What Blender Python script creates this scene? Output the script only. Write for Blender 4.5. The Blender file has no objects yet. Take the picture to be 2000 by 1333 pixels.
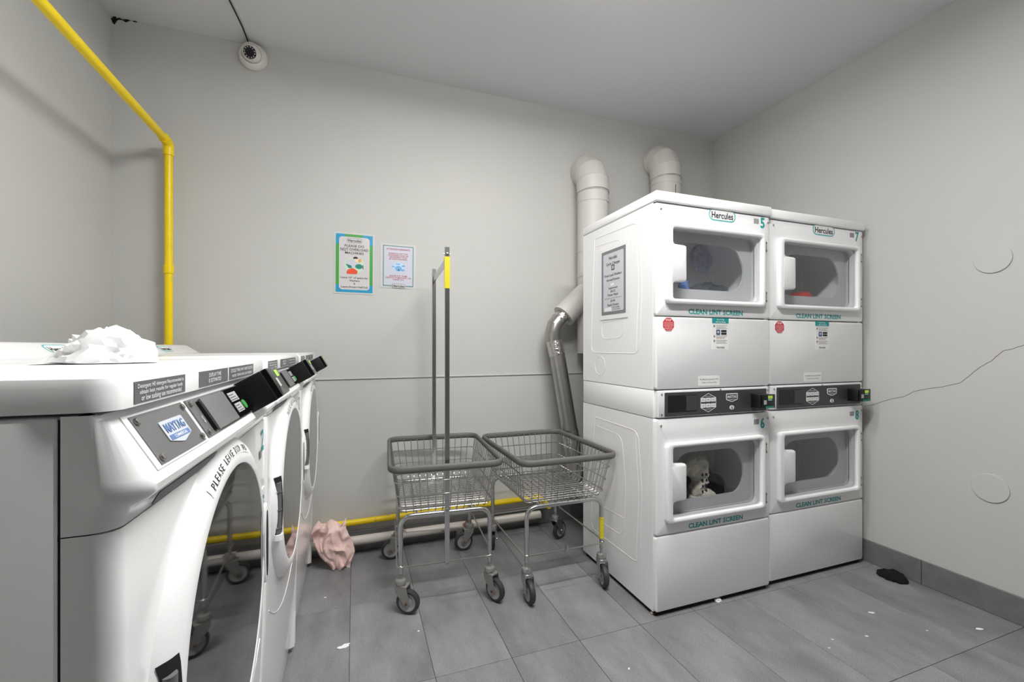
import bpy, bmesh, math, random
from mathutils import Vector, Matrix, noise
random.seed(4)
S = bpy.context.scene
C = S.collection
PI = math.pi
# ---------------------------------------------------------------- camera, light, exposure
YAW = math.radians(19.9)
F_PX, HORIZON = 848.0, 680.0
cam_d = bpy.data.cameras.new('camera'); cam = bpy.data.objects.new('camera', cam_d); C.objects.link(cam)
cam.location = (0, 0, 1.16); cam.rotation_euler = (PI/2, 0, -YAW)
cam_d.sensor_width = 36; cam_d.lens = 36*F_PX/2000
cam_d.shift_y = (HORIZON-666.5)/2000; cam_d.clip_start = 0.02
S.camera = cam
w = bpy.data.worlds.new('world'); S.world = w; w.use_nodes = True
w.node_tree.nodes['Background'].inputs[0].default_value = (1, .98, .95, 1)
w.node_tree.nodes['Background'].inputs[1].default_value = 0.2
vs = S.view_settings
vs.view_transform = 'Standard'; vs.look = 'None'; vs.gamma = 1; vs.use_curve_mapping = False; vs.exposure = -0.2
LAMPS = ((1.25, 10), (.64, 45))
def area(name, loc, sx, sy, power, col=(1, .995, .985), rot=(0, 0, 0)):
    d = bpy.data.lights.new(name, 'AREA'); d.shape = 'RECTANGLE'; d.size = sx; d.size_y = sy; d.energy = power; d.color = col
    o = bpy.data.objects.new(name, d); C.objects.link(o); o.location = loc; o.rotation_euler = rot; return o
for ly_, pw_ in LAMPS: area('ceiling_lamp_light', (0.68, ly_, 2.664), 1.15, .12, pw_)

# room extents in metres
XL, XR, YB, YF, ZC = -1.11, 2.62, 2.635, -3.4, 2.768

# ---------------------------------------------------------------- materials
def lin(c): return tuple(((v/255)/12.92 if v/255 <= .04045 else ((v/255+.055)/1.055)**2.4) for v in c)
M = {}
def mat(name, rgb, rough=.5, metal=0., bump=0., bscale=40., var=0., vscale=3., emit=None, coat=0., spec=.5, objvar=0., stretch=None):
    m = bpy.data.materials.new(name); m.use_nodes = True; nt = m.node_tree; N = nt.nodes; L = nt.links
    b = N['Principled BSDF']; c = lin(rgb)
    b.inputs['Base Color'].default_value = (*c, 1); b.inputs['Roughness'].default_value = rough; b.inputs['Metallic'].default_value = metal
    b.inputs['Specular IOR Level'].default_value = spec
    if coat: b.inputs['Coat Weight'].default_value = coat; b.inputs['Coat Roughness'].default_value = .08
    tc = N.new('ShaderNodeTexCoord'); src = tc.outputs['Object']
    if stretch:
        mp = N.new('ShaderNodeMapping'); mp.inputs['Scale'].default_value = stretch; L.new(src, mp.inputs[0]); src = mp.outputs[0]
    if objvar:
        oi = N.new('ShaderNodeObjectInfo'); ad = N.new('ShaderNodeVectorMath'); ad.operation = 'ADD'
        sc = N.new('ShaderNodeMath'); sc.operation = 'MULTIPLY'; sc.inputs[1].default_value = 37; L.new(oi.outputs['Random'], sc.inputs[0])
        L.new(src, ad.inputs[0]); L.new(sc.outputs[0], ad.inputs[1]); src = ad.outputs[0]
    if var or objvar:
        n = N.new('ShaderNodeTexNoise'); n.inputs['Scale'].default_value = vscale; n.inputs['Detail'].default_value = 6; n.inputs['Roughness'].default_value = .62; L.new(src, n.inputs['Vector'])
        mr = N.new('ShaderNodeMapRange'); mr.inputs[1].default_value = .28; mr.inputs[2].default_value = .72; mr.inputs[3].default_value = 1-var; mr.inputs[4].default_value = 1+var; L.new(n.outputs['Fac'], mr.inputs[0])
        fac = mr.outputs[0]
        if objvar:
            m2 = N.new('ShaderNodeMapRange'); m2.inputs[3].default_value = 1-objvar; m2.inputs[4].default_value = 1+objvar; L.new(oi.outputs['Random'], m2.inputs[0])
            mu = N.new('ShaderNodeMath'); mu.operation = 'MULTIPLY'; L.new(fac, mu.inputs[0]); L.new(m2.outputs[0], mu.inputs[1]); fac = mu.outputs[0]
        vm = N.new('ShaderNodeVectorMath'); vm.operation = 'SCALE'; vm.inputs[0].default_value = c; L.new(fac, vm.inputs['Scale']); L.new(vm.outputs[0], b.inputs['Base Color'])
    if bump:
        n2 = N.new('ShaderNodeTexNoise'); n2.inputs['Scale'].default_value = bscale; n2.inputs['Detail'].default_value = 5; L.new(src, n2.inputs['Vector'])
        bp = N.new('ShaderNodeBump'); bp.inputs['Strength'].default_value = bump; bp.inputs['Distance'].default_value = .01; L.new(n2.outputs['Fac'], bp.inputs['Height']); L.new(bp.outputs[0], b.inputs['Normal'])
    if emit: b.inputs['Emission Color'].default_value = (*lin(emit[0]), 1); b.inputs['Emission Strength'].default_value = emit[1]
    M[name] = m; return m
def rust_mat(name, base, rust, lo, hi, scale, rough=.5, metal=0.):
    m = mat(name, base, rough, metal); nt = m.node_tree; N = nt.nodes; L = nt.links; b = N['Principled BSDF']
    tc = N.new('ShaderNodeTexCoord'); n = N.new('ShaderNodeTexNoise'); n.inputs['Scale'].default_value = scale; n.inputs['Detail'].default_value = 7; L.new(tc.outputs['Object'], n.inputs['Vector'])
    mr = N.new('ShaderNodeMapRange'); mr.inputs[1].default_value = lo; mr.inputs[2].default_value = hi; L.new(n.outputs['Fac'], mr.inputs[0])
    mx = N.new('ShaderNodeMix'); mx.data_type = 'RGBA'; mx.inputs[6].default_value = (*lin(base), 1); mx.inputs[7].default_value = (*lin(rust), 1); L.new(mr.outputs[0], mx.inputs[0]); L.new(mx.outputs[2], b.inputs['Base Color'])
    return m
def tile_mat():
    m = mat('tile', (131, 131, 133), .45, bump=.12, bscale=170, var=.27, vscale=5.0, objvar=.06, stretch=(1.7, .7, 1)); nt = m.node_tree; N = nt.nodes; L = nt.links; b = N['Principled BSDF']
    src = b.inputs['Base Color'].links[0].from_socket; tc = N['Texture Coordinate']
    n = N.new('ShaderNodeTexNoise'); n.inputs['Scale'].default_value = 260; n.inputs['Detail'].default_value = 3; L.new(tc.outputs['Object'], n.inputs['Vector'])
    mr = N.new('ShaderNodeMapRange'); mr.inputs[1].default_value = .3; mr.inputs[2].default_value = .7; mr.inputs[3].default_value = .74; mr.inputs[4].default_value = 1.26; L.new(n.outputs['Fac'], mr.inputs[0])
    vm = N.new('ShaderNodeVectorMath'); vm.operation = 'SCALE'; L.new(src, vm.inputs[0]); L.new(mr.outputs[0], vm.inputs['Scale']); L.new(vm.outputs[0], b.inputs['Base Color'])
mat('wall', (196, 196, 193), .62, bump=.06, bscale=14, var=.025, vscale=1.6)
mat('wall_rear_dimmed', (132, 130, 126), .7)  # unseen wall behind the camera, darkened to cut bounce light
mat('ceiling', (216, 216, 219), .7, bump=.04, bscale=10, var=.02, vscale=1.2)
tile_mat()
mat('skirting', (116, 116, 117), .5, bump=.1, bscale=160, var=.16, vscale=14, objvar=.05)
mat('grout', (98, 95, 90), .9)
mat('enamel', (244, 244, 245), .22, coat=.35)
mat('enamel_soft', (238, 238, 239), .34)
mat('plastic_white', (244, 244, 245), .3)
mat('gap', (14, 14, 14), .9)
mat('black', (10, 10, 11), .45)
mat('black_gloss', (9, 9, 11), .12)
mat('panel_dark', (62, 62, 65), .42, var=.03, vscale=30)
mat('panel_grey', (112, 112, 113), .42, metal=.25, var=.03, vscale=40)
mat('panel_flap', (126, 126, 127), .38, metal=.3)
mat('label_grey', (104, 104, 106), .55)
mat('ink_white', (236, 236, 236), .6)
mat('ink_black', (28, 27, 32), .6)
mat('ink_grey', (130, 130, 132), .6)
mat('ink_red', (176, 52, 60), .6)
mat('teal', (16, 158, 156), .5)
mat('teal_pale', (150, 214, 216), .5)
mat('sticker_white', (240, 240, 240), .5)
mat('stop_red', (214, 44, 52), .5)
mat('badge_blue', (92, 124, 172), .5)
mat('badge_pale', (190, 195, 204), .5)
mat('navy_ink', (60, 74, 120), .5)
mat('steel', (200, 200, 200), .26, metal=1.)
mat('screw', (176, 174, 170), .3, metal=1.)
mat('chrome_wire', (186, 186, 184), .28, metal=1.)
rust_mat('caster_old', (150, 150, 147), (116, 84, 60), .60, .76, 45, .5, .5)
mat('caster_new', (186, 186, 186), .3, metal=.9)
mat('tyre', (52, 54, 58), .55)
mat('hub', (150, 150, 148), .5)
rust_mat('rust', (122, 84, 56), (84, 54, 40), .4, .6, 60, .9)
mat('bumper_grey', (102, 101, 100), .6, bump=.1, bscale=120)
mat('yellow_paint', (246, 214, 8), .35, bump=.06, bscale=60, var=.04, vscale=12)
rust_mat('yellow_worn', (240, 208, 10), (120, 92, 30), .66, .74, 30, .45)
mat('yellow_tape', (214, 198, 44), .4)
rust_mat('white_rusty', (214, 208, 200), (122, 76, 54), .60, .66, 11, .5)
mat('duct_white', (200, 198, 193), .5, bump=.08, bscale=30, var=.02)
mat('galvanised', (176, 175, 170), .3, metal=.95, var=.08, vscale=20)
mat('foil', (205, 204, 200), .2, metal=1., bump=.5, bscale=55)
mat('drum', (242, 243, 244), .5, metal=.0)
mat('bulkhead', (206, 207, 209), .45)
mat('tinted_disc', (212, 212, 232), .6, var=.25, vscale=60)
mat('pink_cloth', (236, 204, 197), .85, bump=.12, bscale=70)
mat('white_cloth', (240, 240, 241), .75)
mat('navy_cloth', (26, 28, 44), .9, bump=.2, bscale=90)
mat('cream_cloth', (222, 216, 200), .9, bump=.2, bscale=80)
mat('blue_cloth', (120, 150, 215), .85)
mat('red_cloth', (214, 74, 66), .85)
mat('black_cloth', (6, 6, 7), .95)
mat('paper', (245, 245, 244), .8)
mat('pinkish', (216, 188, 176), .8)
mat('cable', (14, 14, 14), .5)
mat('camera_white', (226, 224, 218), .35)
mat('crack', (112, 108, 100), .9)
mat('hole', (22, 20, 18), 1.)
mat('poster_blue', (28, 150, 196), .4); mat('poster_green', (66, 158, 66), .4); mat('poster_white', (206, 204, 204), .35); mat('poster_sleeve', (204, 205, 204), .3)
mat('poster_pale', (200, 202, 216), .35); mat('frame_green', (96, 142, 140), .4)
mat('art_green', (198, 222, 200), .5); mat('art_teal', (20, 130, 110), .5); mat('art_red', (226, 76, 36), .5); mat('art_orange', (226, 160, 70), .5); mat('art_skin', (240, 214, 196), .5)
mat('art_blue', (110, 170, 216), .5); mat('art_paleblue', (186, 214, 240), .5)
mat('price_grey', (128, 128, 134), .5); mat('price_paper', (206, 208, 214), .4)
mat('led_green', (40, 70, 40), .5, emit=((90, 220, 100), .5))
mat('lcd', (150, 190, 70), .5, emit=((170, 215, 80), .35))
mat('display_grey', (176, 176, 180), .4)
mat('lamp_diffuser', (240, 240, 236), .5, emit=((255, 252, 246), 20.0))
def mirror_mat():
    m = mat('door_glass', (122, 123, 125), .03, metal=1.); return m
mirror_mat()
def glass_mat(name, tint, gloss):
    m = bpy.data.materials.new(name); m.use_nodes = True; nt = m.node_tree; N = nt.nodes; L = nt.links
    N.remove(N['Principled BSDF']); out = N['Material Output']
    t = N.new('ShaderNodeBsdfTransparent'); t.inputs[0].default_value = (*tint, 1)
    g = N.new('ShaderNodeBsdfGlossy'); g.inputs[1].default_value = .04
    lw = N.new('ShaderNodeLayerWeight'); lw.inputs[0].default_value = .5
    pw = N.new('ShaderNodeMath'); pw.operation = 'POWER'; pw.inputs[1].default_value = 4; L.new(lw.outputs['Facing'], pw.inputs[0])
    fr = N.new('ShaderNodeMapRange'); fr.inputs[3].default_value = .02*gloss; fr.inputs[4].default_value = .6; L.new(pw.outputs[0], fr.inputs[0])
    mx = N.new('ShaderNodeMixShader'); L.new(fr.outputs[0], mx.inputs[0]); L.new(t.outputs[0], mx.inputs[1]); L.new(g.outputs[0], mx.inputs[2]); L.new(mx.outputs[0], out.inputs[0])
    M[name] = m
glass_mat('window_glass', (.92, .925, .93), 1.45)
glass_mat('bag_film', (.86, .87, .9), 1.6)

# ---------------------------------------------------------------- helpers
def link(o, parent=None):
    C.objects.link(o)
    if parent: o.parent = parent
    return o
def obj(name, bm, m, parent=None, loc=(0, 0, 0), rot=(0, 0, 0), smooth=35, label=None):
    me = bpy.data.meshes.new(name); bmesh.ops.recalc_face_normals(bm, faces=bm.faces[:]) if bm.faces else None
    bm.to_mesh(me); bm.free(); me.materials.append(M[m])
    if smooth:
        me.shade_smooth(); me.set_sharp_from_angle(angle=math.radians(smooth))
    o = bpy.data.objects.new(name, me); o.location = loc; o.rotation_euler = rot
    if label: o['label'] = label
    return link(o, parent)
def thing(name, label, cat, loc=(0, 0, 0), rz=0, group=None):
    o = bpy.data.objects.new(name, None); o.empty_display_size = .1; C.objects.link(o); o.location = loc; o.rotation_euler = (0, 0, rz)
    return tag(o, label, cat, group)
def tag(o, label, cat, group=None):
    o['label'] = label; o['category'] = cat
    if group: o['group'] = group
    return o
def struct(name, bm, m, smooth=0):
    o = obj(name, bm, m, smooth=smooth); o['kind'] = 'structure'; return o
def box(bm, x0, x1, y0, y1, z0, z1, bev=0., seg=2):
    vs_ = [bm.verts.new((x, y, z)) for z in (z0, z1) for y in (y0, y1) for x in (x0, x1)]
    fs = [bm.faces.new([vs_[i] for i in f]) for f in ((0, 2, 3, 1), (4, 5, 7, 6), (0, 1, 5, 4), (2, 6, 7, 3), (0, 4, 6, 2), (1, 3, 7, 5))]
    if bev:
        es = list({e for f in fs for e in f.edges}); bmesh.ops.bevel(bm, geom=es, offset=bev, segments=seg, profile=.5, affect='EDGES')
    return bm
def nbox(*a, **k): return box(bmesh.new(), *a, **k)
def fillet(pts, r, n=5, closed=False):
    P = [Vector(p) for p in pts]; out = []; N = len(P)
    for i in range(N):
        if not closed and i in (0, N-1): out.append(P[i]); continue
        a, b, c = P[i-1], P[i], P[(i+1) % N]; u = (a-b); v = (c-b); rr = min(r, u.length*.49, v.length*.49)
        p0 = b+u.normalized()*rr; p1 = b+v.normalized()*rr
        for k in range(n+1):
            t = k/n; out.append((1-t)**2*p0+2*t*(1-t)*b+t*t*p1)
    return out
def tube(bm, pts, r, n=10, closed=False, cap=True):
    P = [Vector(p) for p in pts]; N = len(P); rings = []
    R = r if isinstance(r, (list, tuple)) else [r]*N
    T = []
    for i in range(N):
        if closed: t = (P[(i+1) % N]-P[i-1])
        elif i == 0: t = P[1]-P[0]
        elif i == N-1: t = P[-1]-P[-2]
        else: t = (P[i+1]-P[i]).normalized()+(P[i]-P[i-1]).normalized()
        T.append(t.normalized())
    up = Vector((0, 0, 1)) if abs(T[0].z) < .9 else Vector((1, 0, 0)); nrm = (up-T[0]*up.dot(T[0])).normalized()
    for i in range(N):
        nrm = (nrm-T[i]*nrm.dot(T[i])).normalized(); bi = T[i].cross(nrm); k = 1.
        if 0 < i < N-1 and not closed:
            c = (P[i+1]-P[i]).normalized().dot((P[i]-P[i-1]).normalized()); k = 1/max(.5, math.sqrt((1+c)/2))
        rings.append([bm.verts.new(P[i]+(nrm*math.cos(a)+bi*math.sin(a))*R[i]*(1 if k == 1 else 1)) for a in (2*PI*j/n for j in range(n))])
    for i in range(N if closed else N-1):
        A, B = rings[i], rings[(i+1) % N]
        for j in range(n): bm.faces.new((A[j], A[(j+1) % n], B[(j+1) % n], B[j]))
    if cap and not closed: bm.faces.new(rings[0][::-1]); bm.faces.new(rings[-1])
    return bm
def ntube(*a, **k): return tube(bmesh.new(), *a, **k)
def lathe(bm, prof, origin, ax, n=40, cap0=False, cap1=False):
    ax = Vector(ax).normalized(); u = ax.orthogonal().normalized(); v = ax.cross(u); o = Vector(origin); rings = []
    for (r, h) in prof:
        rings.append([bm.verts.new(o+ax*h+(u*math.cos(a)+v*math.sin(a))*max(r, 1e-5)) for a in (2*PI*j/n for j in range(n))])
    for A, B in zip(rings, rings[1:]):
        for j in range(n): bm.faces.new((A[j], A[(j+1) % n], B[(j+1) % n], B[j]))
    if cap0: bm.faces.new(rings[0][::-1])
    if cap1: bm.faces.new(rings[-1])
    return bm
def nlathe(*a, **k): return lathe(bmesh.new(), *a, **k)
def cyl(bm, p, ax, r, h, n=16, bev=0.):
    pr = [(r, 0), (r, h)] if not bev else [(r, 0), (r, h-bev), (r-bev*.35, h-bev*.3), (r-bev, h)]
    return lathe(bm, pr, p, ax, n, True, True)
def rrect(x0, x1, y0, y1, r, n=5):
    out = []
    for cx, cy, a0 in ((x1-r, y0+r, -PI/2), (x1-r, y1-r, 0), (x0+r, y1-r, PI/2), (x0+r, y0+r, PI)):
        for k in range(n+1):
            a = a0+PI/2*k/n; out.append((cx+r*math.cos(a), cy+r*math.sin(a)))
    return out
def roundpoly(pts, r, n=4): return [(p.x, p.y) for p in fillet([(a, b, 0) for a, b in pts], r, n, True)]
def offs(poly, d):
    P = [Vector(p) for p in poly]; out = []; N = len(P)
    for i in range(N):
        e1 = P[i]-P[i-1]; e2 = P[(i+1) % N]-P[i]
        if e1.length < 1e-7: e1 = e2
        if e2.length < 1e-7: e2 = e1
        n1 = Vector((-e1.y, e1.x)).normalized(); n2 = Vector((-e2.y, e2.x)).normalized(); m = n1+n2
        if m.length < 1e-6: m = n1
        m = m.normalized(); k = 1/max(.4, m.dot(n1)); q = P[i]+m*d*k; out.append((q.x, q.y))
    return out
def plate(bm, outer, holes, w0, w1, mp, bev=0.):
    """flat plate with holes; polygons counter-clockwise in (u,v); mp(u,v,w)->xyz; edges of the w1 side rounded"""
    loops_top = []
    def wall(poly, sgn):
        lv = [(0, w0), (0, w1)] if not bev else [(0, w0), (0, w1-bev), (bev*.3*sgn, w1-bev*.3), (bev*sgn, w1)]
        rings = []
        for d, w_ in lv:
            q = offs(poly, d) if d else poly; rings.append([bm.verts.new(mp(a, b, w_)) for a, b in q])
        n = len(poly)
        for A, B in zip(rings, rings[1:]):
            for j in range(n): bm.faces.new((A[j], A[(j+1) % n], B[(j+1) % n], B[j]))
        return rings[0], rings[-1]
    tops, bots = [], []
    b0, t0 = wall(outer, 1); tops.append(t0); bots.append(b0)
    for h in holes: b1, t1 = wall(h, -1); tops.append(t1); bots.append(b1)
    for grp in (tops, bots):
        if len(grp) == 1: bm.faces.new(grp[0]); continue
        es = []
        for ring in grp:
            for j in range(len(ring)):
                e = bm.edges.get((ring[j], ring[(j+1) % len(ring)])); es.append(e)
        bmesh.ops.triangle_fill(bm, edges=es, use_beauty=True)
    return bm
def nplate(*a, **k): return plate(bmesh.new(), *a, **k)
_tx = {}
def textdata(s, bold=0.):
    k = (s, bold)
    if k not in _tx:
        cu = bpy.data.curves.new('t', 'FONT'); cu.body = s; cu.size = 1; cu.offset = bold; cu.resolution_u = 2
        o = bpy.data.objects.new('t', cu); C.objects.link(o); bpy.context.view_layer.update()
        me = o.to_mesh(); v = [(p.co.x, p.co.y) for p in me.vertices]; f = [tuple(p.vertices) for p in me.polygons]
        o.to_mesh_clear(); bpy.data.objects.remove(o); bpy.data.curves.remove(cu)
        if v:
            x0 = min(a for a, b in v); x1 = max(a for a, b in v); y0 = min(b for a, b in v); y1 = max(b for a, b in v)
        else: x0 = x1 = y0 = y1 = 0
        _tx[k] = (v, f, x0, x1, y0, y1)
    return _tx[k]
def text(bm, s, u, v, h, mp, w=.0006, width=None, bold=.01, align='C', capref=True, shear=0.):
    """text centred at (u,v), cap height h, optional total width, printed on the surface mp"""
    V, Fc, x0, x1, y0, y1 = textdata(s, bold)
    sy = h/.70; sx = sy if width is None else width/(x1-x0)
    off = -(x0+x1)/2 if align == 'C' else (-x0 if align == 'L' else -x1)
    vv = [bm.verts.new(mp(u+(a+off+shear*b)*sx, v+(b-.35)*sy, w)) for a, b in V]
    for f in Fc:
        try: bm.faces.new([vv[i] for i in f])
        except ValueError: pass
    return bm
def flat(bm, poly, mp, w): bm.faces.new([bm.verts.new(mp(a, b, w)) for a, b in poly]); return bm
def nflat(poly, mp, w, t=.0004): return nplate(poly, [], 0, w, mp)
def ell(cx, cy, rx, ry, n=24, a0=0, a1=2*PI):
    full = abs(a1-a0-2*PI) < 1e-6; k = n if full else n+1
    return [(cx+rx*math.cos(a0+(a1-a0)*i/n), cy+ry*math.sin(a0+(a1-a0)*i/n)) for i in range(k)]
def ring_poly(bm, outer, inner, mp, w):
    A = [bm.verts.new(mp(a, b, w)) for a, b in outer]; B = [bm.verts.new(mp(a, b, w)) for a, b in inner]; n = len(A)
    for j in range(n): bm.faces.new((A[j], A[(j+1) % n], B[(j+1) % n], B[j]))
    return bm
def hercules(parent, u, v, wdt, mp, w0=.0008, base='teal_pale', line='teal', shear=0.):
    h = wdt*.36; pill = rrect(u-wdt/2, u+wdt/2, v-h/2, v+h/2, h*.48, 6)
    st = obj('brand_sticker', nplate(pill, [], 0, w0, mp), 'teal_pale' if base == 'teal_pale' else base, parent, smooth=0)
    obj('outline', ring_poly(bmesh.new(), offs(pill, wdt*.018), offs(pill, wdt*.034), mp, w0+.0004), line, st, smooth=0)
    obj('backing', nplate(offs(pill, wdt*.036), [], w0, w0+.0003, mp), 'sticker_white', st, smooth=0)
    obj('lettering', text(bmesh.new(), 'Hercules', u, v-.01*wdt, h*.50, mp, w0+.0008, width=wdt*.80, bold=.02), 'ink_black', st, smooth=0)
    return st

# ---------------------------------------------------------------- room shell
TW, TL = .2857, .5560
xs = [-.019+TW*k for k in range(-4, 10)]; xs = [XL]+[x for x in xs if XL+.02 < x < XR-.02]+[XR]
ys = [2.083-TL*k for k in range(0, 11)]; ys = sorted([YB]+[y for y in ys if y > YF+.02]+[YF])
floor = struct('floor', nbox(XL, XR, YF, YB, -.06, -.0035), 'grout')
_tm = {}
for i in range(len(xs)-1):
    for j in range(len(ys)-1):
        g = .0009; sx, sy = xs[i+1]-xs[i]-2*g, ys[j+1]-ys[j]-2*g; k = (round(sx, 4), round(sy, 4))
        cx, cy = (xs[i]+xs[i+1])/2, (ys[j]+ys[j+1])/2
        if k not in _tm:
            o = obj('tile', nbox(-sx/2, sx/2, -sy/2, sy/2, -.0036, 0, .0008, 1), 'tile', floor, (cx, cy, 0), smooth=0); _tm[k] = o.data
        else:
            o = bpy.data.objects.new('tile', _tm[k]); o.location = (cx, cy, 0); link(o, floor)
wb = struct('wall_back', nbox(XL-.1, XR+.1, YB, YB+.1, -.06, ZC+.05), 'wall')
wl = struct('wall_left', nbox(XL-.1, XL, YF-.1, YB, -.06, ZC+.05), 'wall')
wr = struct('wall_right', nbox(XR, XR+.1, YF-.1, YB, -.06, ZC+.05), 'wall')
struct('wall_front', nbox(XL, XR, YF-.1, YF, -.06, ZC+.05), 'wall_rear_dimmed')
struct('ceiling', nbox(XL-.1, XR+.1, YF-.1, YB+.1, ZC, ZC+.1), 'ceiling')
# plaster lip across the back wall, crack and holes
bm = bmesh.new(); P = [(YB, .990), (YB-.007, .9885), (YB-.0075, .984), (YB, .984)]
A = [bm.verts.new((XL, y, z-.004)) for y, z in P]; B = [bm.verts.new((XR, y, z+.006)) for y, z in P]
for j in range(4): bm.faces.new((A[j], A[(j+1) % 4], B[(j+1) % 4], B[j]))
struct('trim_1', bm, 'wall')
ck = [(1.577, .842), (1.533, .856), (1.443, .897), (1.396, .913), (1.352, .942), (1.305, .96), (1.258, .97), (1.183, .996), (1.169, 1.006), (1.127, 1.055), (1.105, 1.078), (1.073, 1.103), (1.037, 1.148), (1.01, 1.155), (.974, 1.172), (.93, 1.176), (.86, 1.22)]
pts = []
for (a, b), (c, d) in zip(ck, ck[1:]):
    for k in range(4):
        t = k/4; pts.append((XR-.0002, a+(c-a)*t, b+(d-b)*t+random.uniform(-.0015, .0015)))
obj('crack', ntube(pts, .0011, 5), 'crack', wr)
for (x, z, a, b) in ((-1.095, 2.757, .013, .012), (-1.075, 2.760, .016, .005), (-1.045, 2.762, .014, .004), (-1.052, 2.756, .01, .004), (-1.015, 2.763, .009, .003), (-1.096, 2.742, .008, .012)):
    poly = [(x+a*math.cos(t)*random.uniform(.6, 1.3), z+b*math.sin(t)*random.uniform(.6, 1.3)) for t in (2*PI*i/11 for i in range(11))]
    obj('plaster_hole', nplate(poly, [], 0, .0012, lambda u, v, w_: (u, YB-w_, v)), 'hole', wb, smooth=0)
# tiled skirting
def skirt(name, along, a0, a1, first, fixed):
    root = bpy.data.objects.new(name, None); C.objects.link(root); root['kind'] = 'structure'
    c = [a1]+[y for y in (first-TL*k for k in range(-4, 12)) if a0+.03 < y < a1-.03]+[a0]; c = sorted(c)
    for p, q in zip(c, c[1:]):
        g = .0012
        if along == 'Y': bm = nbox(fixed-.010, fixed, p+g, q-g, .001, .118, .0015, 1)
        else: bm = nbox(p+g, q-g, fixed-.010, fixed, .001, .118, .0015, 1)
        obj('skirting_tile', bm, 'skirting', root)
skirt('baseboard_right', 'Y', YF, YB, 1.318, XR)
skirt('baseboard_back', 'X', XL, XR-.012, .83, YB)
# ceiling lamps (above and behind the view)
for yy, _ in LAMPS:
    lp = thing('ceiling_light', 'white surface-mounted fluorescent strip light on the ceiling %s' % ('in front of the carts' if yy > 1 else 'above the open floor'), 'light', (.68, yy, ZC))
    obj('housing', nbox(-.62, .62, -.10, .10, -.048, 0, .008), 'enamel_soft', lp)
    obj('diffuser', nbox(-.59, .59, -.075, .075, -.098, -.046, .004), 'lamp_diffuser', lp)

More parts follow.
